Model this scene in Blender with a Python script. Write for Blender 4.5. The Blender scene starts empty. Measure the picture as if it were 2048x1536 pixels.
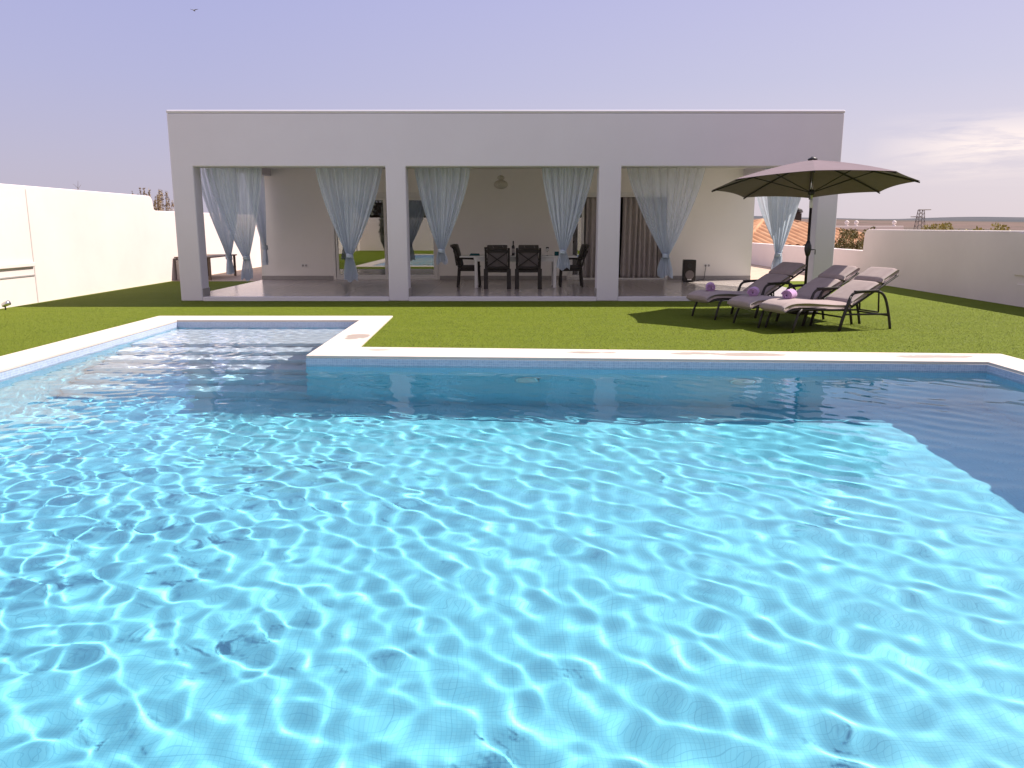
import bpy, math, random
import numpy as np
from mathutils import Vector, Matrix

C = bpy.context.scene
COL = C.collection
PI = math.pi
R = math.radians
random.seed(11)
rng = np.random.default_rng(3)

# ------------------------------------------------------------------ helpers
class MB:
    """collects simple shapes and links them as ONE mesh object"""
    def __init__(self):
        self.v = []; self.f = []
    def add(self, v, f):
        b = len(self.v)
        self.v += [tuple(p) for p in v]
        self.f += [tuple(b + i for i in q) for q in f]
        return self
    def box(self, x0, x1, y0, y1, z0, z1):
        v = [(x0,y0,z0),(x1,y0,z0),(x1,y1,z0),(x0,y1,z0),(x0,y0,z1),(x1,y0,z1),(x1,y1,z1),(x0,y1,z1)]
        return self.add(v, [(0,3,2,1),(4,5,6,7),(0,1,5,4),(1,2,6,5),(2,3,7,6),(3,0,4,7)])
    def bar(self, a, b, w, h, up=(0,0,1)):
        """a rectangular bar from a to b, w across, h along up"""
        a = Vector(a); b = Vector(b); d = (b - a).normalized(); up = Vector(up)
        if abs(d.dot(up)) > .98: up = Vector((0,1,0))
        s = d.cross(up).normalized(); u = s.cross(d).normalized()
        v = []
        for p in (a, b):
            for i, j in ((-1,-1),(1,-1),(1,1),(-1,1)):
                v.append(p + s*i*w/2 + u*j*h/2)
        return self.add(v, [(0,1,2,3),(7,6,5,4),(0,4,5,1),(1,5,6,2),(2,6,7,3),(3,7,4,0)])
    def tube(self, pts, r, n=8, cap=True):
        pts = [Vector(p) for p in pts]; m = len(pts)
        rr = r if isinstance(r, (list, tuple)) else [r]*m
        v = []; f = []
        prev = None
        for i, p in enumerate(pts):
            d = (pts[min(i+1,m-1)] - pts[max(i-1,0)]).normalized()
            if prev is None:
                ref = Vector((0,0,1)) if abs(d.z) < .9 else Vector((1,0,0))
                s = d.cross(ref).normalized()
            else:
                s = (prev - d*prev.dot(d)).normalized()
            prev = s; u = d.cross(s)
            for k in range(n):
                a = 2*PI*k/n
                v.append(p + (s*math.cos(a) + u*math.sin(a))*rr[i])
        for i in range(m-1):
            for k in range(n):
                k2 = (k+1) % n
                f.append((i*n+k, i*n+k2, (i+1)*n+k2, (i+1)*n+k))
        if cap:
            f.append(tuple(range(n))[::-1]); f.append(tuple((m-1)*n+k for k in range(n)))
        return self.add(v, f)
    def lathe(self, prof, n=24, c=(0,0,0)):
        v = []; f = []; m = len(prof)
        for r, z in prof:
            for k in range(n):
                a = 2*PI*k/n
                v.append((c[0]+r*math.cos(a), c[1]+r*math.sin(a), c[2]+z))
        for i in range(m-1):
            for k in range(n):
                k2 = (k+1) % n
                f.append((i*n+k, i*n+k2, (i+1)*n+k2, (i+1)*n+k))
        f.append(tuple(range(n))[::-1]); f.append(tuple((m-1)*n+k for k in range(n)))
        return self.add(v, f)
    def prism(self, poly, lo, hi, axis='z'):
        """polygon extruded; axis z: poly is (x,y) counter-clockwise; axis y: poly is (x,z); axis x: poly is (y,z)"""
        n = len(poly)
        def P(p, t):
            return (p[0],p[1],t) if axis == 'z' else ((p[0],t,p[1]) if axis == 'y' else (t,p[0],p[1]))
        v = [P(p, lo) for p in poly] + [P(p, hi) for p in poly]
        f = [tuple(range(n))[::-1], tuple(range(n, 2*n))]
        f += [(i, (i+1) % n, n+(i+1) % n, n+i) for i in range(n)]
        if axis == 'y': f = [q[::-1] for q in f]
        return self.add(v, f)
    def grid(self, P):
        """P[i][j] points"""
        ni = len(P); nj = len(P[0])
        v = [p for row in P for p in row]
        f = [(i*nj+j, i*nj+j+1, (i+1)*nj+j+1, (i+1)*nj+j) for i in range(ni-1) for j in range(nj-1)]
        return self.add(v, f)
    def build(self, name, mat, parent=None, smooth=False, bevel=0, seg=2, sub=0):
        off = Vector((0,0,0)); q = parent
        while q is not None:
            off += q.location; q = q.parent
        me = bpy.data.meshes.new(name)
        me.from_pydata([tuple(Vector(p) - off) for p in self.v], [], self.f)
        if mat: me.materials.append(mat)
        box_uv(me)
        if smooth:
            me.polygons.foreach_set('use_smooth', [True]*len(me.polygons))
        o = bpy.data.objects.new(name, me); COL.objects.link(o)
        o.parent = parent
        if bevel:
            m = o.modifiers.new('soft', 'BEVEL'); m.width = bevel; m.segments = seg; m.limit_method = 'ANGLE'; m.angle_limit = R(40)
        if sub:
            m = o.modifiers.new('round', 'SUBSURF'); m.levels = sub; m.render_levels = sub
        return o

def box_uv(me):
    uv = me.uv_layers.new(name='UVMap')
    n = len(me.loops)
    if n == 0: return
    co = np.empty(len(me.vertices)*3); me.vertices.foreach_get('co', co); co = co.reshape(-1,3)
    li = np.empty(n, dtype=np.int64); me.loops.foreach_get('vertex_index', li)
    tot = np.empty(len(me.polygons), dtype=np.int64); me.polygons.foreach_get('loop_total', tot)
    no = np.empty(len(me.polygons)*3); me.polygons.foreach_get('normal', no); no = np.abs(no.reshape(-1,3))
    ax = np.repeat(no.argmax(1), tot)
    p = co[li]
    u = np.where(ax == 0, p[:,1], p[:,0]); w = np.where(ax == 2, p[:,1], p[:,2])
    uv.data.foreach_set('uv', np.stack([u, w], -1).ravel())

def empty(name, loc, rz=0):
    o = bpy.data.objects.new(name, None); COL.objects.link(o)
    o.location = loc; o.rotation_euler.z = rz; o.empty_display_size = .2
    return o
def tag(o, label=None, cat=None, group=None, kind=None):
    if label: o['label'] = label
    if cat: o['category'] = cat
    if group: o['group'] = group
    if kind: o['kind'] = kind
    return o
def copy_tree(o, parent=None):
    c = o.copy(); COL.objects.link(c); c.parent = parent
    for ch in list(o.children): copy_tree(ch, c)
    return c

# ---------------------------------------------------------------- materials
class NT:
    def __init__(self, name):
        self.m = bpy.data.materials.new(name); self.m.use_nodes = True
        self.t = self.m.node_tree; self.b = self.t.nodes['Principled BSDF']; self.out = self.t.nodes['Material Output']
    def n(self, kind, **kw):
        nd = self.t.nodes.new(kind)
        for k, v in kw.items():
            if k.startswith('i_'): 
                key = k[2:]; key = int(key) if key.isdigit() else key.replace('_', ' ')
                nd.inputs[key].default_value = v
            else: setattr(nd, k, v)
        return nd
    def l(self, a, b): self.t.links.new(a, b)
    def coord(self, which='Object', scale=(1,1,1)):
        tc = self.n('ShaderNodeTexCoord'); mp = self.n('ShaderNodeMapping'); mp.inputs['Scale'].default_value = scale
        self.l(tc.outputs[which], mp.inputs[0]); return mp.outputs[0]
    def noise(self, vec, scale, detail=4, rough=.55, dist=0):
        nd = self.n('ShaderNodeTexNoise'); nd.inputs['Scale'].default_value = scale; nd.inputs['Detail'].default_value = detail
        nd.inputs['Roughness'].default_value = rough; nd.inputs['Distortion'].default_value = dist
        if vec is not None: self.l(vec, nd.inputs['Vector'])
        return nd.outputs['Fac']
    def ramp(self, fac, stops):
        r = self.n('ShaderNodeValToRGB'); e = r.color_ramp.elements
        while len(e) < len(stops): e.new(.5)
        for el, (p, c) in zip(e, stops):
            el.position = p; el.color = (*c, 1) if len(c) == 3 else c
        self.l(fac, r.inputs[0]); return r.outputs[0]
    def math(self, op, a, b=None, c=None, clamp=False):
        nd = self.n('ShaderNodeMath', operation=op, use_clamp=clamp)
        for i, x in enumerate((a, b, c)):
            if x is None: continue
            if isinstance(x, (int, float)): nd.inputs[i].default_value = x
            else: self.l(x, nd.inputs[i])
        return nd.outputs[0]
    def mix(self, fac, a, b, blend='MIX'):
        nd = self.n('ShaderNodeMix', data_type='RGBA', blend_type=blend)
        for i, x in ((0, fac), (6, a), (7, b)):
            if isinstance(x, (int, float)): nd.inputs[i].default_value = x
            elif isinstance(x, (tuple, list)): nd.inputs[i].default_value = (*x, 1)
            else: self.l(x, nd.inputs[i])
        return nd.outputs[2]
    def bump(self, h, strength=.3, dist=.01):
        b = self.n('ShaderNodeBump'); b.inputs['Strength'].default_value = strength; b.inputs['Distance'].default_value = dist
        self.l(h, b.inputs['Height']); self.l(b.outputs[0], self.b.inputs['Normal'])
    def set(self, **kw):
        for k, v in kw.items():
            key = k.replace('_', ' ')
            if isinstance(v, (int, float)): self.b.inputs[key].default_value = v
            elif isinstance(v, (tuple, list)): self.b.inputs[key].default_value = (*v, 1) if len(v) == 3 else v
            else: self.l(v, self.b.inputs[key])
        return self

def mottled(name, c0, c1, scale=6, rough=.6, bump=0, bscale=80, metallic=0, stretch=(1,1,1), spec=.5):
    m = NT(name); v = m.coord('Object', stretch)
    f = m.noise(v, scale, 6, .6)
    m.set(Base_Color=m.ramp(f, [(.3, c0), (.7, c1)]), Roughness=rough, Metallic=metallic, Specular_IOR_Level=spec)
    if bump: m.bump(m.noise(v, bscale, 4), bump, .004)
    return m.m

M = {}
# painted render, with faint patches and a fine sandy grain
def plaster(name, a, b):
    m = NT(name); v = m.coord('Object')
    big = m.noise(v, .7, 5, .6); fine = m.noise(v, 14, 5, .7)
    col = m.mix(m.math('MULTIPLY', fine, .25), m.ramp(big, [(.3, a), (.7, b)]), tuple(x*.93 for x in a))
    m.set(Base_Color=col, Roughness=.85, Specular_IOR_Level=.25)
    m.bump(m.noise(v, 120, 3, .7), .25, .003)
    return m.m
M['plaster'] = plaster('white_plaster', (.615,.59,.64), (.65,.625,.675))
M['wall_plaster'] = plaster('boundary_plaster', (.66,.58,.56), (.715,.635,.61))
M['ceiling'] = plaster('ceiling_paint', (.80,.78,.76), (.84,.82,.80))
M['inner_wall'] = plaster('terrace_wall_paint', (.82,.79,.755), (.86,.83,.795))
M['skirting'] = mottled('grey_skirting', (.28,.26,.255), (.33,.31,.30), 9, .45)

# terrace tiles: large grey porcelain, satin
def terrace_tile():
    m = NT('terrace_tile'); v = m.coord('UV')
    br = m.n('ShaderNodeTexBrick', offset=0.0, squash=1.0)
    br.inputs['Scale'].default_value = 1.0; br.inputs['Brick Width'].default_value = .6; br.inputs['Row Height'].default_value = .6
    br.inputs['Mortar Size'].default_value = .0025; br.inputs['Mortar Smooth'].default_value = .3
    br.inputs['Color1'].default_value = (.43,.385,.365,1); br.inputs['Color2'].default_value = (.45,.405,.385,1); br.inputs['Mortar'].default_value = (.2,.18,.17,1)
    m.l(v, br.inputs['Vector'])
    f = m.noise(v, 5, 6, .6)
    m.set(Base_Color=m.mix(.3, br.outputs['Color'], m.ramp(f, [(.3,(.42,.375,.355)),(.7,(.47,.42,.40))])), Roughness=m.math('MULTIPLY_ADD', f, .04, .17), Specular_IOR_Level=.55)
    m.bump(br.outputs['Fac'], -.15, .002)
    return m.m
M['terrace'] = terrace_tile()

# pool mosaic
def mosaic(name, ca, cb, grout, size=.025):
    m = NT(name); v = m.coord('UV')
    br = m.n('ShaderNodeTexBrick', offset=0.0, squash=1.0)
    br.inputs['Scale'].default_value = 1.0; br.inputs['Brick Width'].default_value = size; br.inputs['Row Height'].default_value = size
    br.inputs['Mortar Size'].default_value = size*.055; br.inputs['Mortar Smooth'].default_value = .2
    br.inputs['Color1'].default_value = (*ca,1); br.inputs['Color2'].default_value = (*cb,1); br.inputs['Mortar'].default_value = (*grout,1)
    m.l(v, br.inputs['Vector'])
    # sheets of mosaic are laid in 33 cm squares whose joints show faintly
    b2 = m.n('ShaderNodeTexBrick', offset=0.0, squash=1.0)
    b2.inputs['Scale'].default_value = 1.0; b2.inputs['Brick Width'].default_value = .325; b2.inputs['Row Height'].default_value = .325
    b2.inputs['Mortar Size'].default_value = .003; b2.inputs['Mortar Smooth'].default_value = .4
    b2.inputs['Color1'].default_value = (1,1,1,1); b2.inputs['Color2'].default_value = (.97,.975,.98,1); b2.inputs['Mortar'].default_value = (.88,.9,.92,1)
    m.l(v, b2.inputs['Vector'])
    big = m.noise(v, 1.3, 4, .6)
    col = m.mix(1.0, br.outputs['Color'], b2.outputs['Color'], 'MULTIPLY')
    col = m.mix(1.0, col, m.ramp(big, [(.3,(.93,.95,.96)),(.7,(1,1,1))]), 'MULTIPLY')
    m.set(Base_Color=col, Roughness=.35)
    return m.m
M['mosaic'] = mosaic('deep_tint_mosaic', (.18,.60,.765), (.205,.63,.785), (.14,.51,.675))  # blue from light absorbed in deep water, put into the tile colour
M['shallow_tint_mosaic'] = mosaic('shallow_tint_mosaic', (.66,.70,.80), (.70,.74,.83), (.55,.60,.71))  # same tile kept pale, as light through shallow water would leave it
M['mid_mosaic'] = mosaic('mid_tint_mosaic', (.38,.68,.82), (.41,.71,.84), (.31,.58,.72))  # same tile tinted partway, for light lost at middle water depth
M['band_mosaic'] = mosaic('waterline_mosaic', (.33,.40,.54), (.42,.49,.62), (.60,.64,.72))

# coping: pale concrete with irregular damp patches
def coping_mat():
    m = NT('pale_coping'); v = m.coord('Object')
    f = m.noise(v, 3, 6, .65)
    base = m.ramp(f, [(.3,(.53,.46,.41)),(.7,(.59,.515,.46))])
    sp = m.n('ShaderNodeSeparateXYZ'); m.l(v, sp.inputs[0])
    wob = m.noise(v, 4.5, 4, .6)
    mask = None
    for (cx, cy, rx, ry) in ((-2.12,10.82,.17,.26),(.86,9.42,.20,.08),(1.16,9.40,.10,.05),(2.12,9.35,.26,.09),(2.78,9.27,.42,.13),(4.85,9.12,.45,.11),(-1.6,9.62,.14,.05)):
        dx = m.math('DIVIDE', m.math('SUBTRACT', sp.outputs[0], cx), rx); dy = m.math('DIVIDE', m.math('SUBTRACT', sp.outputs[1], cy), ry)
        d = m.math('ADD', m.math('MULTIPLY', dx, dx), m.math('MULTIPLY', dy, dy))
        d = m.math('ADD', d, m.math('MULTIPLY', m.math('SUBTRACT', wob, .5), 3.0))
        k = m.math('SUBTRACT', 1.0, d); k = m.math('MULTIPLY', k, 6.0, clamp=True)
        mask = k if mask is None else m.math('MAXIMUM', mask, k)
    m.set(Base_Color=m.mix(m.math('MULTIPLY', mask, .85), base, (.30,.245,.21)), Roughness=m.math('MULTIPLY_ADD', mask, -.25, .75), Specular_IOR_Level=.3)
    m.bump(m.noise(v, 90, 3), .2, .002)
    return m.m
M['coping'] = coping_mat()

def lawn_mat():
    m = NT('artificial_turf'); v = m.coord('Object')
    f = m.noise(m.coord('Object', (1,2.5,1)), 1.1, 7, .62); g = m.noise(v, 22, 5, .7)
    h = m.noise(m.coord('Object', (9,50,1)), 1.0, 4, .7)
    a = m.ramp(f, [(.28,(.09,.125,.006)),(.72,(.122,.152,.011))])
    a = m.mix(m.math('MULTIPLY', g, .45), a, (.08,.11,.006))
    a = m.mix(m.math('MULTIPLY', h, .3), a, (.15,.18,.022))
    m.set(Base_Color=a, Roughness=.85, Specular_IOR_Level=.1)
    m.bump(m.noise(v, 160, 3, .8), .45, .012)
    return m.m
M['lawn'] = lawn_mat()
def blade_mat():
    m = NT('turf_blades'); g = m.n('ShaderNodeNewGeometry')
    big = m.noise(m.coord('Object', (1,2.5,1)), 1.1, 5, .6)
    c = m.ramp(g.outputs['Random Per Island'], [(0,(.095,.133,.006)),(.5,(.107,.144,.008)),(.85,(.118,.15,.010)),(1,(.145,.168,.02))])
    c = m.mix(1.0, c, m.ramp(big, [(.3,(.84,.86,.82)),(.7,(1.16,1.10,1.2))]), 'MULTIPLY')
    m.set(Base_Color=c, Roughness=.55, Specular_IOR_Level=.2)
    vm = m.n('ShaderNodeVectorMath', operation='MULTIPLY'); m.l(g.outputs['Normal'], vm.inputs[0]); vm.inputs[1].default_value = (.3,.3,.1)
    va = m.n('ShaderNodeVectorMath', operation='ADD'); m.l(vm.outputs[0], va.inputs[0]); va.inputs[1].default_value = (0,0,1)
    vn = m.n('ShaderNodeVectorMath', operation='NORMALIZE'); m.l(va.outputs[0], vn.inputs[0]); m.l(vn.outputs[0], m.b.inputs['Normal'])
    return m.m
M['blade'] = blade_mat()

def water_mat():
    m = bpy.data.materials.new('pool_water'); m.use_nodes = True; nt = m.node_tree; nt.nodes.clear()
    out = nt.nodes.new('ShaderNodeOutputMaterial'); g = nt.nodes.new('ShaderNodeBsdfGlass')
    g.inputs['IOR'].default_value = 1.33; g.inputs['Roughness'].default_value = 0; g.inputs['Color'].default_value = (.93,.985,.995,1)
    nt.links.new(g.outputs[0], out.inputs[0]); return m
M['water'] = water_mat()

def sheer_mat():
    m = NT('sheer_voile'); m.t.nodes.remove(m.b)
    at = m.n('ShaderNodeAttribute', attribute_name='cover')
    v = m.coord('Object', (1,1,.15)); f = m.noise(v, 30, 4, .6)
    col = m.ramp(f, [(.3,(.64,.71,.80)),(.7,(.69,.755,.835))])
    d = m.n('ShaderNodeBsdfDiffuse'); t = m.n('ShaderNodeBsdfTranslucent'); m.l(col, d.inputs[0]); m.l(col, t.inputs[0])
    mx = m.n('ShaderNodeMixShader'); mx.inputs[0].default_value = .4; m.l(d.outputs[0], mx.inputs[1]); m.l(t.outputs[0], mx.inputs[2])
    tr = m.n('ShaderNodeBsdfTransparent'); m2 = m.n('ShaderNodeMixShader')
    m.l(at.outputs['Fac'], m2.inputs[0]); m.l(tr.outputs[0], m2.inputs[1]); m.l(mx.outputs[0], m2.inputs[2])
    m.l(m2.outputs[0], m.out.inputs[0]); return m.m
M['sheer'] = sheer_mat()

def fabric(name, a, b, rough=.9, weave=500, bump=.3):
    m = NT(name); v = m.coord('Object')
    f = m.noise(v, 7, 5, .6); w = m.noise(v, weave*.3, 2)
    col = m.mix(m.math('MULTIPLY', w, .3), m.ramp(f, [(.3,a),(.7,b)]), tuple(x*.7 for x in a))
    m.set(Base_Color=col, Roughness=rough, Specular_IOR_Level=.15, Sheen_Weight=.15)
    m.bump(m.noise(v, 18, 4, .6), bump, .01)
    return m.m
M['drape'] = fabric('brown_grey_drape', (.43,.385,.38), (.49,.44,.435))
M['cushion'] = fabric('taupe_cushion', (.30,.235,.225), (.35,.28,.265))
M['chair_cushion'] = fabric('dark_chair_fabric', (.06,.052,.048), (.08,.07,.062))
M['sling'] = fabric('chair_sling', (.17,.15,.15), (.20,.175,.175))
M['canopy'] = fabric('taupe_canopy', (.165,.118,.135), (.19,.138,.155), .9, 800, .1)
_m = M['canopy']; _t = _m.node_tree; _o = _t.nodes['Material Output']; _b = _t.nodes['Principled BSDF']
_tr = _t.nodes.new('ShaderNodeBsdfTranslucent'); _tr.inputs[0].default_value = (.24,.17,.17,1)
_mx = _t.nodes.new('ShaderNodeMixShader'); _mx.inputs[0].default_value = .05
_t.links.new(_b.outputs[0], _mx.inputs[1]); _t.links.new(_tr.outputs[0], _mx.inputs[2]); _t.links.new(_mx.outputs[0], _o.inputs[0])
M['towel'] = fabric('lilac_towel', (.42,.24,.46), (.50,.31,.53), .95, 300, .8)
M['teal_cloth'] = fabric('teal_cloth', (.012,.085,.10), (.02,.11,.125))
M['dark_metal'] = mottled('bronze_painted_metal', (.022,.018,.017), (.036,.03,.028), 12, .55, .05, spec=.3)
M['black'] = mottled('black_plastic', (.012,.012,.013), (.022,.021,.022), 14, .45, .1, 200)
M['white_metal'] = mottled('white_painted_metal', (.72,.71,.71), (.78,.77,.77), 5, .35)
M['steel'] = mottled('satin_steel', (.55,.55,.56), (.66,.66,.67), 12, .28, 0, 80, 1.0)
M['frame_white'] = mottled('white_door_frame', (.70,.68,.66), (.77,.75,.73), 5, .4)
M['wood'] = mottled('dark_table_wood', (.12,.085,.06), (.17,.12,.09), 5, .6, .2, 60, stretch=(1,1,8))
M['block'] = plaster('grey_block', (.52,.47,.45), (.58,.53,.51))
M['lamp'] = mottled('woven_lamp', (.48,.43,.36), (.62,.56,.48), 40, .8, .5, 60)
M['paving'] = mottled('tan_paving', (.36,.27,.20), (.46,.36,.27), 3, .85, .3, 60)
M['socket'] = mottled('socket_plastic', (.72,.71,.70), (.77,.76,.75), 5, .35)
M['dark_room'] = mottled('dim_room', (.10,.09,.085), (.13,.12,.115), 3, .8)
M['label_white'] = mottled('white_print', (.72,.72,.72), (.78,.78,.78), 5, .5)
M['bark'] = mottled('bark', (.10,.07,.045), (.16,.115,.075), 14, .9, .5, 50)
M['soil'] = mottled('dry_ground', (.22,.16,.11), (.30,.22,.16), .3, .95, .4, 20)

def glass_mat():
    m = NT('door_glass'); m.t.nodes.remove(m.b)
    g = m.n('ShaderNodeBsdfGlossy', i_Roughness=.004); g.inputs['Color'].default_value = (.95,.96,.95,1)
    t = m.n('ShaderNodeBsdfTransparent'); t.inputs['Color'].default_value = (.62,.64,.62,1)
    fr = m.n('ShaderNodeFresnel', i_IOR=1.5)
    fac = m.math('ADD', m.math('MULTIPLY', fr.outputs[0], 2.0), .15, clamp=True)   # coated double glazing
    mx = m.n('ShaderNodeMixShader'); m.l(fac, mx.inputs[0]); m.l(t.outputs[0], mx.inputs[1]); m.l(g.outputs[0], mx.inputs[2])
    m.l(mx.outputs[0], m.out.inputs[0]); return m.m
M['glass'] = glass_mat()
def clear_glass(name, col, ior=1.45):
    m = NT(name); m.set(Base_Color=col, Roughness=.02, IOR=ior, Transmission_Weight=1.0); return m.m
M['clear'] = clear_glass('clear_glass', (.95,.96,.96))
M['bottle'] = mottled('dark_bottle_glass', (.012,.008,.007), (.02,.014,.012), 8, .1)

def leafy(name, a, b, c):
    m = NT(name); g = m.n('ShaderNodeNewGeometry')
    m.set(Base_Color=m.ramp(g.outputs['Random Per Island'], [(0,a),(.6,b),(1,c)]), Roughness=.6, Specular_IOR_Level=.25)
    return m.m
M['hedge'] = leafy('olive_leaves', (.07,.06,.018), (.14,.115,.035), (.24,.185,.065))
M['broom'] = leafy('feathery_twigs', (.22,.155,.09), (.31,.225,.13), (.40,.30,.19))
M['weed'] = leafy('yellow_green_leaves', (.16,.15,.04), (.26,.22,.06), (.36,.28,.10))
M['cypress'] = leafy('dark_leaves', (.10,.105,.085), (.17,.175,.145), (.25,.25,.215))

def roof_tile():
    m = NT('clay_roof_tile'); v = m.coord('Object')
    f = m.noise(v, 1.2, 5, .6); g = m.noise(v, 9, 4, .7)
    c = m.ramp(f, [(.3,(.36,.17,.09)),(.55,(.46,.25,.14)),(.75,(.52,.34,.22))])
    c = m.mix(m.math('MULTIPLY', g, .4), c, (.24,.12,.075))
    m.set(Base_Color=c, Roughness=.9, Specular_IOR_Level=.15); return m.m
M['roof_tile'] = roof_tile()
def hill_mat():
    m = NT('hill_fields'); v = m.coord('Object')
    p = m.n('ShaderNodeSeparateXYZ'); m.l(v, p.inputs[0])
    f = m.noise(m.coord('Object', (.003,.0012,.003)), 1.0, 6, .6); g = m.noise(m.coord('Object', (.03,.012,.03)), 1.0, 5, .7)
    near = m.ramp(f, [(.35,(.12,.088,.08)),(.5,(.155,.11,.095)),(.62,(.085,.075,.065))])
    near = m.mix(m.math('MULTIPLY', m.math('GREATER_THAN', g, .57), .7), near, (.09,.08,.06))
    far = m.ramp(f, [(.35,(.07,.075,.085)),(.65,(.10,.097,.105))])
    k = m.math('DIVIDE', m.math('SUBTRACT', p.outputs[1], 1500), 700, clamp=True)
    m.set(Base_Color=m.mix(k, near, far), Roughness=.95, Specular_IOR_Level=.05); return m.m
M['hills'] = hill_mat()

# ------------------------------------------------------------ camera, light
cam = bpy.data.cameras.new('camera'); co = bpy.data.objects.new('camera', cam); COL.objects.link(co)
PITCH = math.atan(316/1600)
co.location = (0, 0, 1.5); co.rotation_euler = (PI/2 - PITCH, 0, 0)
cam.sensor_width = 36; cam.lens = 36*1600/2048; cam.clip_end = 12000; cam.clip_start = .05
C.camera = co

S = Vector((.725, .32, 1.0)).normalized()
sd = bpy.data.lights.new('sun', 'SUN'); so = bpy.data.objects.new('sun', sd); COL.objects.link(so)
so.rotation_euler = S.to_track_quat('Z', 'Y').to_euler(); so.location = (30, 20, 40)
sd.energy = 5.0; sd.angle = R(.55); sd.color = (1.0, .90, .80)
sd.cycles.is_caustics_light = True                 # sunlight is focused by the water onto the pool floor

w = bpy.data.worlds.new('World'); C.world = w; w.use_nodes = True
nt = w.node_tree; bg = nt.nodes['Background']
class WN(NT):
    def __init__(self): self.t = nt
W = WN()
sky = W.n('ShaderNodeTexSky', sky_type='NISHITA', sun_disc=False, sun_elevation=math.asin(S.z), sun_rotation=math.atan2(S.x, S.y), air_density=1.0, dust_density=2.0, ozone_density=1.5)
tc = W.n('ShaderNodeTexCoord'); sep = W.n('ShaderNodeSeparateXYZ'); W.l(tc.outputs['Generated'], sep.inputs[0])
X_, Y_, Z_ = sep.outputs[0], sep.outputs[1], sep.outputs[2]
el = W.math('MAXIMUM', Z_, 0.0)
# hazy lavender sky, pinker and paler towards the horizon and the sun side
cool = W.ramp(el, [(0,(4.3,3.9,4.75)),(.05,(4.2,3.85,4.9)),(.16,(3.7,3.65,5.5)),(.36,(3.05,3.2,6.0)),(1,(4.3,4.5,6.6))])
warm = W.ramp(el, [(0,(6.1,5.35,5.7)),(.05,(6.0,5.3,5.8)),(.16,(4.8,4.6,5.9)),(.36,(3.9,3.75,6.2)),(1,(4.3,4.5,6.6))])
side = W.math('MULTIPLY_ADD', X_, 1.1, .38, clamp=True)
grad = W.mix(side, cool, warm)
# brighter haze in the half of the sky the house front faces
back = W.math('MULTIPLY_ADD', Y_, -1.0, .1, clamp=True)
grad = W.mix(back, grad, (5.8,5.2,6.1))
# streaky cirrus low in the right half
mp = W.n('ShaderNodeMapping'); mp.inputs['Scale'].default_value = (3.0,3.0,26.0); mp.inputs['Rotation'].default_value = (R(3),R(-5),0); W.l(tc.outputs['Generated'], mp.inputs[0])
cn = W.noise(mp.outputs[0], 1.9, 7, .62, .4)
band = W.math('MULTIPLY', W.math('MULTIPLY_ADD', el, 25, -1.0, clamp=True), W.math('MULTIPLY_ADD', el, -30, 3.6, clamp=True))
cm = W.math('MULTIPLY', W.math('MULTIPLY_ADD', cn, 6.5, -2.5, clamp=True), W.math('MULTIPLY', band, W.math('MULTIPLY_ADD', X_, 9.0, -3.5, clamp=True)))
grad = W.mix(W.math('MULTIPLY', cm, .9), grad, (8.8,7.5,7.0))
colr = W.mix(.9, sky.outputs[0], grad)
W.l(colr, bg.inputs[0]); bg.inputs[1].default_value = .077

# ------------------------------------------------------------ the pool
D = -1.95                                            # pool floor
IN = [(-5.35,.7),(5.22,.7),(5.28,8.76),(-2.40,9.20),(-2.45,12.78),(-5.37,12.78)]     # inner edge, counter-clockwise
OUT = [(-5.91,.1),(5.80,.1),(5.77,9.33),(-1.90,9.88),(-2.00,13.40),(-5.93,13.40)]
pool = tag(empty('swimming_pool', (0,0,0)), 'L-shaped blue mosaic swimming pool with pale coping and submerged steps', 'swimming pool')
WB = -.20                                            # bottom of the waterline band
mb = MB()
n = len(IN)
mb.add([(x,y,D) for x,y in IN], [tuple(range(n))])
for i in range(n):
    a, b = IN[i], IN[(i+1) % n]
    mb.add([(*a,D),(*a,WB),(*b,WB),(*b,D)], [(0,1,2,3)])
basin = mb.build('basin', M['mosaic'], pool)
mb = MB()
for i in range(n):
    a, b = IN[i], IN[(i+1) % n]
    mb.add([(*a,WB),(*a,-.012),(*b,-.012),(*b,WB)], [(0,1,2,3)])
band_o = mb.build('waterline_band', M['band_mosaic'], pool)
nos = [11.15, 10.72, 10.34, 9.97, 9.62, 9.28]        # step nosings, front edges
for i, y in enumerate(nos):
    z1 = -.30 - .27*i
    y1 = 12.79 if i == 0 else nos[i-1] + .001
    st = MB().box(-5.36, -2.41, y, y1, D-.01, z1).build('step', M['shallow_tint_mosaic'] if i < 4 else M['mid_mosaic'], pool, bevel=.012)
    st.cycles.is_caustics_receiver = True
for o in (basin, band_o): o.cycles.is_caustics_receiver = True
mb = MB()
for i in range(n):                                   # coping slabs, mitred at the corners
    a, b = IN[i], IN[(i+1) % n]; c, d = OUT[(i+1) % n], OUT[i]
    cx = sum(p[0] for p in (a,b,c,d))/4; cy = sum(p[1] for p in (a,b,c,d))/4
    mb.prism([d, c, b, a], -.010, .022)
cop = mb.build('coping', M['coping'], pool, bevel=.006)
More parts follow.
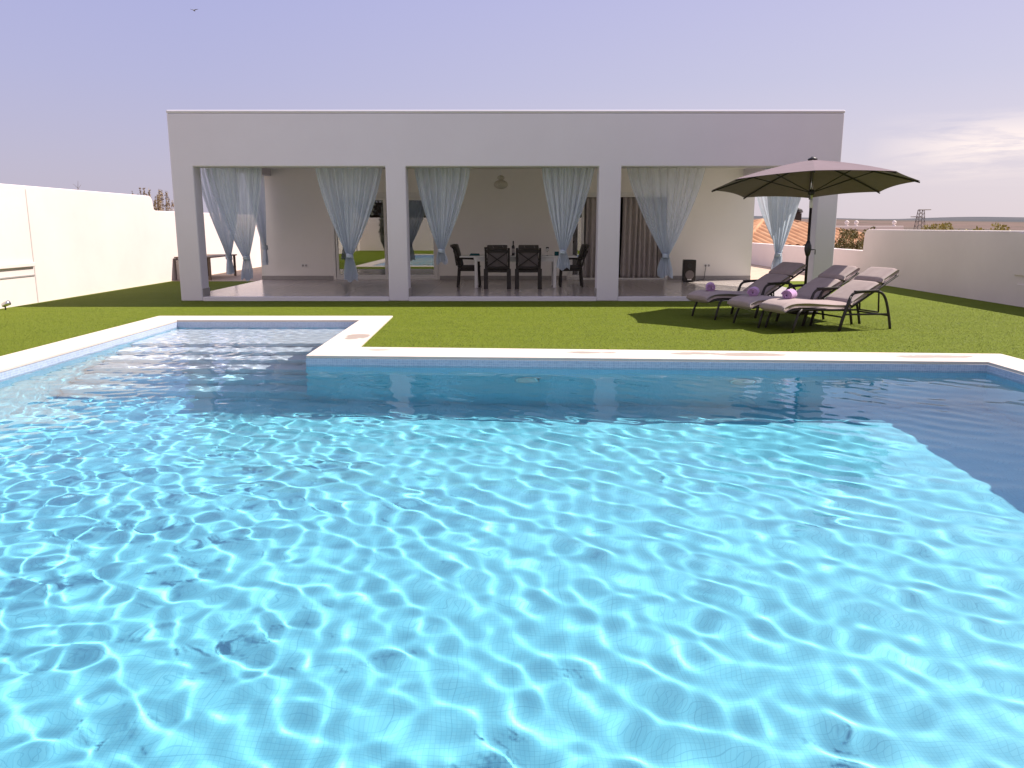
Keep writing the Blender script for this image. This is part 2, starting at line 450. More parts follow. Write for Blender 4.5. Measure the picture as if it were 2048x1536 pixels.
# round pool lights low on the far wall
ux, uy = (IN[3][0]-IN[2][0]), (IN[3][1]-IN[2][1]); L_ = math.hypot(ux,uy); ux/=L_; uy/=L_
for X0 in (.18, 2.62):
    t = (X0-IN[2][0])/(IN[3][0]-IN[2][0]); yy = IN[2][1]+t*(IN[3][1]-IN[2][1])
    c = Vector((X0, yy, -.80)); nrm = None
    P = []
    for r, dd in ((.145,.0),(.145,.02),(.115,.028),(.112,.018)):
        P.append([(c.x+r*math.cos(a), c.y-dd-.002, c.z+r*math.sin(a)) for a in np.linspace(0, 2*PI, 33)])
    lo = MB().grid(P).build('pool_light', M['steel'], pool, smooth=True)
    le = MB().grid([[(c.x+r*math.cos(a), c.y-.018, c.z+r*math.sin(a)) for a in np.linspace(0,2*PI,33)] for r in (.112,.05,.001)]).build('lens', M['label_white'], lo)
    lo.cycles.is_caustics_receiver = True; le.cycles.is_caustics_receiver = True

# water: a real wave surface; choppy on the left where the jets are, calmer swell on the right
xs = np.arange(-5.40, 5.34, .0145)
ys = [.66]
while ys[-1] < 12.84: ys.append(ys[-1] + .0125 + .0007*ys[-1])
ys = np.array(ys)
X, Y = np.meshgrid(xs, ys)
def waves(n, l0, l1, th0, spread, cur):
    H = np.zeros_like(X)
    for i in range(n):
        lam = math.exp(rng.uniform(math.log(l0), math.log(l1))); k = 2*PI/lam
        th = R(th0) + rng.normal()*spread; ph = rng.uniform(0, 2*PI)
        H += cur/math.sqrt(n/2)/k**2*np.sin(k*(X*math.cos(th)+Y*math.sin(th))+ph)
    return H
def sm(a, b, t):
    t = np.clip((t-a)/(b-a), 0, 1); return t*t*(3-2*t)
left = 1 - sm(-3.2, 2.2, X + .12*(Y-4))
notch = sm(7.5, 9.5, Y)
calm = sm(3.2, 5.0, X) * .5
H = waves(56, .15, .31, 54, .40, .45)*(1-calm)
H += waves(70, .11, .21, 80, 1.2, .74)*left*(1+.25*notch)
H += waves(40, .14, .26, 50, 1.3, .20)*(1-calm)
H += waves(14, .6, 1.3, 60, .8, .06)
H += waves(50, .11, .26, 85, 1.0, 2.3)*sm(9.2, 10.3, Y)*(1-sm(-3.2, -2.6, X)*.6)
Zw = -.088 + H
v = np.stack([X, Y, Zw], -1).reshape(-1,3); ny, nx = X.shape
idx = np.arange(nx*ny).reshape(ny, nx)
f = np.stack([idx[:-1,:-1], idx[:-1,1:], idx[1:,1:], idx[1:,:-1]], -1).reshape(-1,4)
cx = X[:-1,:-1].ravel(); cy = Y[:-1,:-1].ravel()
f = f[~((cx > -2.36) & (cy > 9.24))]
me = bpy.data.meshes.new('pool_water'); me.from_pydata(v.tolist(), [], f.tolist()); me.materials.append(M['water'])
me.polygons.foreach_set('use_smooth', [True]*len(me.polygons))
wo = bpy.data.objects.new('pool_water', me); COL.objects.link(wo)
tag(wo, 'clear rippling pool water', None, None, 'structure')
wo.cycles.is_caustics_caster = True

# ------------------------------------------------------------ lawn, paving
def in_poly(px, py, poly):
    r = np.zeros(px.shape, bool); m = len(poly)
    for i in range(m):
        x0,y0 = poly[i]; x1,y1 = poly[(i+1) % m]
        c = ((y0 > py) != (y1 > py)) & (px < (x1-x0)*(py-y0)/(y1-y0+1e-12)+x0)
        r ^= c
    return r
XL, XR = -9.45, 9.62
mb = MB()
o = OUT
mb.add([(XL,-7,0),(XR,-7,0),(XR,.1,0),(XL,.1,0)], [(0,1,2,3)])
mb.add([(XL,.1,0),(o[0][0],.1,0),(o[5][0],13.4,0),(XL,13.4,0)], [(0,1,2,3)])
mb.add([(o[1][0],.1,0),(XR,.1,0),(XR,9.33,0),(o[2][0],9.33,0)], [(0,1,2,3)])
mb.add([(o[2][0],9.33,0),(XR,9.33,0),(XR,13.4,0),(-2.0,13.4,0),(o[3][0],o[3][1],0)], [(0,1,2,3,4)])
mb.add([(XL,13.4,0),(XR,13.4,0),(XR,22.3,0),(XL,22.3,0)], [(0,1,2,3)])
lawn = tag(mb.build('lawn', M['lawn']), 'bright artificial lawn around the pool', None, None, 'structure')
pv = MB()
pv.add([(XL,22.3,.004),(XR,22.3,.004),(XR,36,.004),(XL,36,.004)], [(0,1,2,3)])
tag(pv.build('path', M['paving']), 'tan paving beside and behind the house', None, None, 'structure')
# turf blades in the part of the lawn in front of the house
nb = 330000
px = rng.uniform(XL+.05, XR-.05, nb); py = 9.0 + (rng.beta(1.0, 1.7, nb))*9.5
keep = ~in_poly(px, py, [(a*1.0, b+.0) for a, b in OUT]) & ~((px > -6.76) & (px < 6.5) & (py > 16.24))
px = px[keep]; py = py[keep]; nb = len(px)
hh = rng.uniform(.003, .007, nb); ww = rng.uniform(.003, .006, nb); az = rng.uniform(0, 2*PI, nb); la = rng.uniform(0, 2*PI, nb); lm = rng.uniform(.1,.8,nb)*hh
V = np.zeros((nb,3,3))
V[:,0] = np.stack([px-np.cos(az)*ww, py-np.sin(az)*ww, np.full(nb,-.002)], -1)
V[:,1] = np.stack([px+np.cos(az)*ww, py+np.sin(az)*ww, np.full(nb,-.002)], -1)
V[:,2] = np.stack([px+np.cos(la)*lm, py+np.sin(la)*lm, hh], -1)
me = bpy.data.meshes.new('grass'); me.from_pydata(V.reshape(-1,3).tolist(), [], np.arange(nb*3).reshape(-1,3).tolist()); me.materials.append(M['blade'])
g = bpy.data.objects.new('grass', me); COL.objects.link(g)
tag(g, 'short green turf blades of the lawn', 'grass', None, 'stuff')

# ------------------------------------------------------------ boundary walls
def wall_profile(x0, x1, pts):
    """wall standing between x0 and x1, its (y,z) outline given"""
    return MB().prism(pts, x0, x1, 'x')
def arc(cy, cz, r, a0, a1, k=6):
    return [(cy+r*math.cos(R(a)), cz+r*math.sin(R(a))) for a in np.linspace(a0, a1, k)]
lw = tag(empty('garden_wall', (XL-.12, 10, 0)), 'long sunlit white garden wall left of the pool, stepping down beside the house', 'garden wall', 'white walls around the garden')
prof = [(-7,-.6),(36,-.6),(36,1.90)] + [(21.75,1.90),(21.62,1.93)] + arc(21.38,2.07,.2,0,90) + [(-7,2.27)]
wall_profile(XL-.26, XL, prof).build('wall_body', M['wall_plaster'], lw, bevel=.02)
MB().box(XL, XL+.045, 11.0, 15.95, .72, .80).build('ledge', M['wall_plaster'], lw, bevel=.01)
MB().box(XL, XL+.012, 11.0, 15.95, .535, .56).build('slot_shade_strip', M['skirting'], lw)  # grey strip on the face stands in for the shade inside a slot
MB().box(XL, XL+.006, 15.96, 15.985, .0, 2.2).build('joint_strip', M['block'], lw)
rw = tag(empty('garden_wall', (XR+.12, 10, 0)), 'white garden wall right of the pool, dropping to a low parapet beside the house', 'garden wall', 'white walls around the garden')
prof = [(-7,-1.2),(36,-1.2),(36,.83)] + [(22.25,.84)] + arc(22.02,1.21,.2,0,90) + [(-7,1.41)]
wall_profile(XR, XR+.26, prof).build('wall_body', M['wall_plaster'], rw, bevel=.02)
MB().box(XR-.03, XR, 11.0, 15.28, .0, .42).build('low_panel', M['wall_plaster'], rw, bevel=.008)
MB().box(XR-.022, XR, 11.0, 15.42, .58, 1.37).build('upper_panel', M['wall_plaster'], rw, bevel=.008)
bw = tag(empty('garden_wall', (0, -7.1, 0)), 'white garden wall closing the far end behind the swimming pool', 'garden wall', 'white walls around the garden')
MB().box(XL-.26, XR+.26, -7.25, -7, -1, 2.0).build('wall_body', M['wall_plaster'], bw, bevel=.02)
ew = tag(empty('garden_wall', (0, 36.1, 0)), 'white garden wall closing the yard behind the house', 'garden wall', 'white walls around the garden')
MB().box(XL-.26, XR+.26, 36, 36.25, -1.2, .83).build('wall_body', M['wall_plaster'], ew, bevel=.02)

# ------------------------------------------------------------ the villa
x0, x1 = -6.73, 6.48; YF, YB = 16.3, 21.7; FZ = .08
villa = tag(empty('villa', (0, YF, 0)), 'flat-roofed white villa with a three-bay open terrace facing the pool', 'house')
OPEN = [(-6.29,-2.50),(-2.10,1.72),(2.16,6.08)]; OT = 2.65; TOP = 3.655
poly = [(x0,0)]
for a, b in OPEN: poly += [(a,0),(a,OT),(b,OT),(b,0)]
poly += [(x1,0),(x1,TOP),(x0,TOP)]
MB().prism(poly, YF, YF+.40, 'y').build('facade', M['plaster'], villa, bevel=.022, seg=3)
mb = MB()
MB().box(x0-.012, x1+.012, YF-.012, YF+.43, TOP+.001, TOP+.062).build('parapet_cap', M['plaster'], villa, bevel=.045, seg=5)
mb = MB()
for a, b in OPEN: mb.box(a, b, YF+.004, YF+.14, 0, FZ+.004)
mb.build('threshold', M['plaster'], villa, bevel=.006)
mb = MB().box(x0+.02, x1-.02, YF+.402, YB, -.02, FZ)
for a, b in OPEN: mb.box(a, b, YF+.142, YF+.40, -.02, FZ)
mb.build('terrace_floor', M['terrace'], villa)
for a, b in ((x0, x0+.4), (x1-.4, x1)):
    MB().box(a, b, YF+.402, YB+.0, 2.79, TOP).build('side_beam', M['plaster'], villa, bevel=.01)
MB().box(x0+.402, x1-.402, YF+.402, YB, 2.97, 3.4).build('terrace_ceiling', M['ceiling'], villa)
# base trim on the inner column faces
for a in (-6.29, -2.10, 2.16): MB().box(a+.0005, a+.012, YF+.02, YF+.402, FZ+.005, FZ+.17).build('column_base_trim', M['skirting'], villa)
for b in (-2.50, 1.72, 6.08): MB().box(b-.012, b-.0005, YF+.02, YF+.402, FZ+.005, FZ+.17).build('column_base_trim', M['skirting'], villa)
DT = 2.30
doors = [(-4.78,-1.97),(1.50,4.16)]
mb = MB(); cur = x0
for a, b in doors:
    mb.box(cur, a, YB, YB+.25, 0, 2.97); mb.box(a, b, YB, YB+.25, DT, 2.97); cur = b
mb.box(cur, x1-.06, YB, YB+.25, 0, 2.97)
mb.build('back_wall', M['inner_wall'], villa)
mb = MB()
for a, b in ((x0+.0, doors[0][0]-.03),(doors[0][1]+.03, doors[1][0]-.03),(doors[1][1]+.03, x1-.06)):
    MB().box(a, b, YB-.014, YB-.0005, FZ, FZ+.105).build('skirting_board', M['skirting'], villa, bevel=.003)
# rest of the house, hollow, with dim rooms behind the doors
HB = 31.0
mb = MB().box(x0, x0+.25, YB+.252, HB, 0, TOP).box(x1-.25, x1, YB+.252, HB, 0, TOP).box(x0, x1, HB+.002, HB+.25, 0, TOP)
mb.box(x0, x1, YB+.002, YB+.25, 2.972, TOP)
mb.build('outer_wall', M['plaster'], villa, bevel=.01)
MB().box(x0+.252, x1-.252, YB+.252, HB, 3.0, 3.4).build('roof', M['ceiling'], villa)
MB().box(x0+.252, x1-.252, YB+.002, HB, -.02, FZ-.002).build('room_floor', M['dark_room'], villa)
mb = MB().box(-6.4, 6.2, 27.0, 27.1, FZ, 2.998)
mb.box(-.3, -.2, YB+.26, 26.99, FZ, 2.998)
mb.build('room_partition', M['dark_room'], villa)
# left sliding door
def door_frame(a, b, z0, z1, y0, y1, t=.055):
    m = MB(); m.box(a, a+t, y0, y1, z0, z1); m.box(b-t, b, y0, y1, z0, z1); m.box(a+t, b-t, y0, y1, z1-t, z1); m.box(a+t, b-t, y0, y1, z0, z0+t); return m
a, b = doors[0]
d = door_frame(a+.002, b-.002, FZ+.002, DT-.002, YB-.02, YB+.12, .05).build('sliding_door', M['frame_white'], villa, bevel=.004)
mid = (a+b)/2
for (p, q, yo) in ((a+.06, mid+.04, .0), (mid-.04, b-.06, .05)):
    lf = door_frame(p, q, FZ+.055, DT-.055, YB+yo+.005, YB+yo+.045, .075).build('leaf_frame', M['frame_white'], d, bevel=.004)
    MB().box(p+.07, q-.07, YB+yo+.018, YB+yo+.03, FZ+.125, DT-.125).build('pane', M['glass'], d)
MB().box(a+.085, a+.11, YB-.03, YB+.004, 1.0, 1.22).build('handle', M['steel'], d, bevel=.004)
# right door: one glazed leaf slid to the left, the rest open behind drapes
a, b = doors[1]
d = door_frame(a+.002, b-.002, FZ+.002, DT-.002, YB-.02, YB+.12, .045).build('sliding_door', M['frame_white'], villa, bevel=.004)
door_frame(a+.055, a+.42, FZ+.055, DT-.055, YB+.005, YB+.045, .07).build('leaf_frame', M['frame_white'], d, bevel=.004)
MB().box(a+.12, a+.355, YB+.018, YB+.03, FZ+.12, DT-.12).build('pane', M['glass'], d)
# lintel casings over the doors
for a, b in doors:
    MB().box(a-.03, b+.03, YB-.018, YB-.001, DT+.002, DT+.075).build('door_casing', M['frame_white'], villa, bevel=.004)
for sx, sz in ((-5.57, .46), (5.24, .46)):
    s = MB().box(sx-.085, sx+.085, YB-.012, YB-.0005, sz-.042, sz+.042).build('power_socket', M['socket'], villa, bevel=.005)
    for k in (-.042, .042):
        oo = MB().lathe([(.028,0),(.024,.004),(.02,-.002)], 16).build('outlet', M['skirting'])
        oo.parent = s; oo.location = (sx+k, YB-.013-villa.location.y, sz); oo.rotation_euler.x = PI/2

# ------------------------------------------------------------ sheer curtains
def curtain(label, A, B, top, knot, zk, tail, folds, seed, cat='curtain', group='pale blue voile curtains tied around the terrace', base=.76):
    """voile hanging from A to B (x,y) at height top, gathered in a knot, its end hanging free below"""
    r = np.random.default_rng(seed)
    A = np.array(A); B = np.array(B); K = np.array(knot)
    along = (B-A)/np.linalg.norm(B-A); nrm = np.array([-along[1], along[0]])
    Wd = np.linalg.norm(B-A); ku = float(np.dot(K-A, along)); ku_off = K-A-along*ku
    nu, nv, nt_ = 150, 44, 14
    u = np.linspace(0, 1, nu)
    ph = r.uniform(0, 2*PI, 4); am = r.uniform(.6, 1.0, 4)
    def fold(u, t):
        return (np.sin(2*PI*folds*u+ph[0]+.5*np.sin(2*PI*2.3*u+ph[1])) * (.75+.35*np.sin(2*PI*1.7*u+ph[2])) + .35*np.sin(2*PI*folds*2.3*u+ph[3]+1.5*t))
    P = []; den = []
    kw = .12
    for i in range(nv):
        t = i/(nv-1); z = top+(zk-top)*t
        s = t**1.42
        s_e = s + .015*math.sin(PI*t)                 # the outer edges sag inwards a little
        c0 = u*Wd
        c1 = ku+(u-.5)*kw
        edge = np.abs(u-.5)*2
        ss = s + (s_e-s)*edge
        c = c0*(1-ss)+c1*ss
        wdt = Wd*(1-s)+kw*s
        a_ = .048 + .014*math.sin(PI*t) - .008*t
        depth = a_*fold(u, t)
        depth *= (1-.25*t)
        off = A[None]+along[None]*c[:,None]+nrm[None]*depth[:,None]+ku_off[None]*s
        # small sideways wander of the folds
        off += along[None]*(.010*(1-s)*np.sin(2*PI*folds*u*.7+3*t+ph[1]))[:,None]
        P.append([(off[j,0], off[j,1], z - .012*edge[j]*math.sin(PI*t)) for j in range(nu)])
        g = Wd/max(wdt, .12)
        den.append(np.clip(1-(1-base)**(g**.75), 0, .97)*np.ones(nu) * (1 if i > 1 else 1))
    for i in range(1, nt_):
        t = i/(nt_-1); z = zk - tail*t
        wd = kw*(1-t)+(.20+.1*r.uniform())*t if i == 1 else kw+(fl-kw)*min(1, t*1.5)**.8
        if i == 1: fl = .23+.09*r.uniform(); wd = kw+(fl-kw)*(t*1.5)**.8
        depth = (.03+.02*t)*fold(u, t)
        c = ku+(u-.5)*wd+.01*math.sin(3*t+ph[2])
        off = A[None]+along[None]*c[:,None]+nrm[None]*depth[:,None]+ku_off[None]
        rag = .03*np.sin(2*PI*1.5*u+ph[3])*t
        P.append([(off[j,0], off[j,1], z+rag[j]) for j in range(nu)])
        den.append(np.full(nu, .93-.1*t))
    o = MB().grid(P).build('curtain', M['sheer'], None, smooth=True)
    at = o.data.attributes.new('cover', 'FLOAT', 'POINT'); at.data.foreach_set('value', np.concatenate(den).astype(np.float32))
    # the knot: a few turns of the same cloth round the gathered neck
    kx, ky = K
    pts = []
    for q in range(40):
        a = 2*PI*q/20*1.15
        pts.append((kx+.052*math.cos(a)*(1+.1*math.sin(5*a)), ky+.052*math.sin(a), zk-.05+.08*q/40+.012*math.sin(2*a)))
    k = MB().tube(pts, [.022+.008*math.sin(q*.7) for q in range(40)], 8).build('knot', M['sheer'], o, smooth=True)
    at = k.data.attributes.new('cover', 'FLOAT', 'POINT'); at.data.foreach_set('value', np.full(len(k.data.vertices), .95, dtype=np.float32))
    tag(o, label, cat, group)
    return o
YC = YF+.46
curtain('pale blue voile curtain knotted beside the leftmost column, in the front of the terrace', (-6.24,YC), (-5.06,YC), 2.74, (-5.50,YC), .86, .46, 7, 1)
curtain('wide voile curtain before the left glass door, its tail almost touching the floor', (-4.02,YC), (-2.62,YC), 2.74, (-3.36,YC), .90, .52, 8, 2)
curtain('voile curtain with a short knotted tail left of the dining table', (-2.0,YC), (-.84,YC), 2.74, (-1.46,YC), 1.0, .26, 7, 3)
curtain('voile curtain gathered in front of the right end of the dining table', (.60,YC), (1.68,YC), 2.74, (1.055,YC), .98, .36, 7, 4)
curtain('voile curtain hanging in front of the brown drapes in the right bay', (2.32,YC), (3.92,YC), 2.74, (3.18,YC), .90, .44, 8, 5, base=.56)
curtain('voile curtain half hidden under the grey parasol beside the right column', (5.12,YC), (6.04,YC), 2.74, (5.50,YC), .92, .34, 6, 6, base=.86)
SXL, SXR = x0+.24, x1-.24
curtain('voile curtain in the left side opening, knotted over the low outdoor table', (SXL,16.85), (SXL,19.6), 2.86, (SXL,18.55), .80, .36, 8, 7, base=.60)
curtain('narrow voile curtain tied against the left end of the terrace back wall', (SXL,20.1), (SXL,21.6), 2.86, (SXL+.05,21.15), .95, .42, 7, 8, base=.6)
curtain('voile curtain in the right side opening seen in front of the tiled roof', (SXR,17.4), (SXR,21.5), 2.86, (SXR,18.9), .95, .3, 9, 9, base=.60)

# ------------------------------------------------------------ drapes inside the right door
def drape(label, xa, xb, y, zt, zb, folds, seed):
    r = np.random.default_rng(seed); nu, nv = 120, 24
    P = []; p0 = r.uniform(0, 6, 3)
    for i in range(nv):
        t = i/(nv-1); row = []
        for j in range(nu):
            u = j/(nu-1)
            d = .045*math.sin(2*PI*folds*u+p0[0]+.6*math.sin(9*u+p0[1]))*(.8+.3*t) + .012*math.sin(31*u+p0[2]+2*t)
            fl = .03*t*t*(1 if u > .5 else -1)*abs(2*u-1)
            row.append((xa+(xb-xa)*u+fl+.008*math.sin(17*u+4*t), y+d, zt+(zb-zt)*t+.008*math.sin(14*u+p0[1])*t))
        P.append(row)
    o = MB().grid(P).build('drape', M['drape'], None, smooth=True)
    m = o.modifiers.new('cloth', 'SOLIDIFY'); m.thickness = .004
    return tag(o, label, 'curtain', 'brown drapes in the right doorway')
drape('brown drape in the doorway left of the third column, next to a glass leaf', 1.94, 2.78, YB+.17, 2.28, .10, 5, 1)
drape('widest brown drape in the doorway, half behind the right bay voile', 2.96, 3.90, YB+.17, 2.28, .11, 7, 2)
drape('narrow strip of brown drape at the right edge of the doorway', 3.95, 4.11, YB+.20, 2.28, .10, 2, 3)

# ------------------------------------------------------------ pendant lamp
pl = tag(empty('pendant_lamp', (-.26, 19.2, 2.36)), 'small woven pendant lamp hanging over the dining table', 'lamp')
def globe(cx, cy, cz, r, sq=.85, k=12):
    return [(max(.012, r*math.sin(PI*i/k)), cz-r*sq*math.cos(PI*i/k)) for i in range(k+1)]
MB().lathe(globe(0,0,2.45,.165,.62), 28, (-.26,19.2,0)).build('shade', M['lamp'], pl, smooth=True)
MB().lathe(globe(0,0,2.60,.085,.65), 24, (-.26,19.2,0)).build('upper_shade', M['lamp'], pl, smooth=True)
MB().lathe([(.05,2.945),(.055,2.968)], 20, (-.26,19.2,0)).build('ceiling_rose', M['white_metal'], pl)
MB().tube([(-.26,19.2,2.64),(-.26,19.2,2.95)], .008, 8).build('cord', M['white_metal'], pl)

# ------------------------------------------------------------ loudspeaker + cable
sx, sy = 4.56, 20.85
spk = tag(empty('loudspeaker', (sx, sy, FZ)), 'black box loudspeaker standing on the terrace floor by the back wall', 'speaker')
prof = [(-.165,0),(.165,0),(.15,.30),(-.15,.30)]
MB().prism([(sx-.165,sy-.14),(sx+.165,sy-.14),(sx+.13,sy+.16),(sx-.13,sy+.16)], FZ+.012, FZ+.57).build('cabinet', M['black'], spk, bevel=.018, seg=3)
MB().prism([(sx-.14,sy-.149),(sx+.14,sy-.149),(sx+.14,sy-.1405),(sx-.14,sy-.1405)], FZ+.04, FZ+.545).build('grille', M['dark_metal'], spk, bevel=.003)
for r, z, nm in ((.115, FZ+.19, 'woofer'), (.06, FZ+.42, 'horn')):
    P = [[(sx+q*math.cos(a), sy-.152-dd, z+q*math.sin(a)) for a in np.linspace(0,2*PI,29)] for q, dd in ((r,0),(r*.96,.012),(r*.82,.010),(r*.35,-.0),(.004,.004))]
    MB().grid(P).build(nm, M['black'] if nm == 'horn' else M['sling'], spk, smooth=True)
MB().box(sx-.05, sx+.05, sy-.153, sy-.1495, FZ+.058, FZ+.085).build('badge', M['label_white'], spk)
cb = MB().tube([(5.20,YB-.02,.46),(5.20,YB-.035,.40),(5.18,YB-.04,.28),(5.17,YB-.05,.14),(5.14,YB-.07,FZ+.008),(5.0,YB-.2,FZ+.006),(4.85,21.2,FZ+.006),(4.7,21.05,FZ+.006),(4.58,21.02,FZ+.06)], .006, 8).build('power_cable', M['black'], None, smooth=True)
tag(cb, 'thin black power cable hanging from the wall socket to the loudspeaker', 'cable')

# ------------------------------------------------------------ dining set
tb = tag(empty('dining_table', (.15, 19.2, FZ)), 'long white dining table on the terrace with slender square legs', 'table')
TA, TBx, TY0, TY1, TZ = -1.22, 1.52, 18.80, 19.72, FZ+.73
MB().box(TA, TBx, TY0, TY1, TZ-.03, TZ).build('tabletop', M['white_metal'], tb, bevel=.005)
MB().box(TA+.33, TBx-.48, TY0+.03, TY0+.06, TZ-.12, TZ-.031).box(TA+.33, TBx-.48, TY1-.06, TY1-.03, TZ-.12, TZ-.031).build('apron', M['white_metal'], tb, bevel=.003)
MB().box(TA+.06, TBx-.06, TY0+.1, TY1-.1, TZ+.0005, TZ+.006).build('glass_inlay', M['steel'], tb)
for lx in (-.84, 1.0):
    for ly in (TY0+.02, TY1-.09):
        MB().box(lx-.035, lx+.035, ly, ly+.07, FZ, TZ-.031).build('leg', M['white_metal'], tb, bevel=.004)

def make_chair():
    c = empty('dining_chair', (0,0,0))
    # faces +y (towards the table); back at -y
    for sx_ in (-1, 1):
        x = sx_*.262
        MB().bar((x,-.27,0),(x,-.235,.46), .095,.04,(0,1,0)).bar((x,-.235,.46),(x,-.36,.93), .05,.035,(0,1,0)).build('leg', M['dark_metal'], c, bevel=.006)
        MB().bar((x,.25,0),(x,.22,.62), .045,.04,(0,1,0)).build('leg', M['dark_metal'], c, bevel=.006)
        MB().tube([(x,-.285,.66),(x,-.10,.675),(x,.10,.665),(x,.235,.635),(x,.245,.60)], [.02,.024,.024,.022,.018], 10).build('armrest', M['dark_metal'], c, smooth=True)
    MB().bar((-.26,-.235,.40),(.26,-.235,.40),.03,.05).bar((-.26,.225,.40),(.26,.225,.40),.03,.05).bar((-.25,-.23,.40),(-.25,.22,.40),.03,.05).bar((.25,-.23,.40),(.25,.22,.40),.03,.05).build('seat_frame', M['dark_metal'], c, bevel=.005)
    def bp(x, z, d=0):                     # a point on the sloping back
        return (x, -.245-(z-.47)*.266+d, z)
    MB().bar(bp(-.26,.49),bp(.26,.49),.03,.045).build('back_rail', M['dark_metal'], c, bevel=.005)
    MB().bar(bp(-.26,.86),bp(.26,.86),.03,.05).build('back_rail', M['dark_metal'], c, bevel=.005)
    MB().bar(bp(-.235,.51,-.006),bp(.235,.84,-.006),.022,.03,(0,1,0)).bar(bp(.235,.51,-.03),bp(-.235,.84,-.03),.022,.03,(0,1,0)).build('cross_brace', M['dark_metal'], c, bevel=.004)
    MB().grid([[bp(-.225,.46,.035),bp(.225,.46,.035)],[bp(-.225,.91,.035),bp(.225,.91,.035)]]).build('sling', M['sling'], c)
    MB().box(-.235,.235,-.20,.26,.43,.50).build('seat_cushion', M['chair_cushion'], c, bevel=.03, seg=4, smooth=True)
    v = []
    pts = [bp(0,.50,.045), bp(0,1.0,.045), bp(0,1.0,.115), bp(0,.50,.115)]
    MB().prism([(p[1],p[2]) for p in pts], -.232, .232, 'x').build('back_cushion', M['chair_cushion'], c, bevel=.028, seg=4, smooth=True)
    # top of the cushion folds over the rail and is tied with two tabs
    pts = [bp(0,.90,-.04), bp(0,.99,-.035), bp(0,1.005,.05), bp(0,.90,.044)]
    MB().prism([(p[1],p[2]) for p in pts], -.228, .228, 'x').build('cushion_flap', M['chair_cushion'], c, bevel=.018, seg=3, smooth=True)
    for k in (-.10, .12):
        MB().bar(bp(k,.985,-.048),bp(k+.02,.93,-.05),.012,.03,(0,1,0)).build('tie_tab', M['sling'], c, bevel=.003)
    return c
ch = make_chair()
spots = [(-.335,18.72,0,'dark dining chair with a crossed back, left of the wine bottle'),
         (.375,18.72,0,'dark dining chair with a crossed back, right of the wine bottle'),
         (-1.02,19.28,-PI/2,'dark cushioned dining chair seen side-on at the left end of the table'),
         (1.40,19.28,PI/2,'dark cushioned dining chair seen side-on at the right end of the table, behind the voile')]
for i, (x, y, rz, lab) in enumerate(spots):
    c = ch if i == 0 else copy_tree(ch)
    c.location = (x, y, FZ); c.rotation_euler.z = rz
    tag(c, lab, 'chair', 'chairs around the terrace dining table')

bt = tag(empty('wine_bottle', (.03, 19.15, TZ+.006)), 'dark wine bottle standing on the dining table', 'bottle')
MB().lathe([(.034,0),(.038,.006),(.038,.19),(.034,.215),(.018,.245),(.0145,.26),(.0145,.325),(.016,.327),(.016,.335)], 24, (.03,19.15,TZ+.006)).build('glass_body', M['bottle'], bt, smooth=True)
MB().lathe([(.0385,.06),(.0387,.061),(.0387,.16),(.0385,.161)], 24, (.03,19.15,TZ+.006)).build('paper_label', M['drape'], bt, smooth=True)
MB().lathe([(.0150,.27),(.0166,.271),(.0166,.338),(.012,.34)], 20, (.03,19.15,TZ+.006)).build('foil_cap', M['black'], bt, smooth=True)
def wine_glass(x, y, lab):
    g = MB().lathe([(.034,0),(.033,.003),(.006,.006),(.0045,.02),(.0045,.085),(.012,.092),(.032,.115),(.039,.145),(.034,.20),(.0325,.20),(.0370,.146),(.030,.118),(.006,.097)], 24, (x,y,TZ+.006)).build('wine_glass', M['clear'], None, smooth=True)
    tag(g, lab, 'glass', 'wine glasses on the terrace table')
wine_glass(-.62, 19.05, 'clear wine glass by the left chair back and the teal napkin')
wine_glass(.83, 19.05, 'clear wine glass between the right chair back and the small teal box')
nk = MB().box(-1.00, -.76, 19.0, 19.22, TZ+.007, TZ+.03).box(-.98,-.77, 19.02, 19.20, TZ+.0301, TZ+.055).build('folded_napkin', M['teal_cloth'], None, bevel=.008, seg=3)
tag(nk, 'folded teal napkin on the left end of the table', 'napkin')
tx = MB().box(1.0, 1.10, 19.0, 19.1, TZ+.007, TZ+.10).build('napkin_box', M['teal_cloth'], None, bevel=.006)
tag(tx, 'small teal box on the table beside the right voile curtain', 'box')

# ------------------------------------------------------------ low outdoor table by the left wall
ot = tag(empty('outdoor_table', (-8.9, 23.7, 0)), 'low narrow outdoor table beside the left garden wall, half behind the column', 'table')
MB().box(-9.42, -8.40, 22.55, 24.75, .62, .655).build('tabletop', M['wood'], ot, bevel=.004)
MB().box(-9.40, -9.02, 22.60, 22.75, .004, .57).build('end_panel', M['block'], ot, bevel=.01)
for lx, ly in ((-8.47,24.68),(-9.30,24.68),(-8.47,22.62)):
    MB().box(lx-.03, lx+.03, ly-.03, ly+.03, .004, .619).build('leg', M['wood'], ot, bevel=.004)
gs = tag(empty('garden_spotlight', (-9.25, 14.6, 0)), 'small grey spotlight at the foot of the left wall', 'spotlight')
MB().tube([(-9.25,14.6,0),(-9.25,14.6,.09)], .012, 8).build('stem', M['dark_metal'], gs)
MB().tube([(-9.30,14.6,.08),(-9.28,14.6,.085),(-9.17,14.6,.13)], [.03,.042,.048], 14).build('lamp_head', M['steel'], gs, smooth=True)

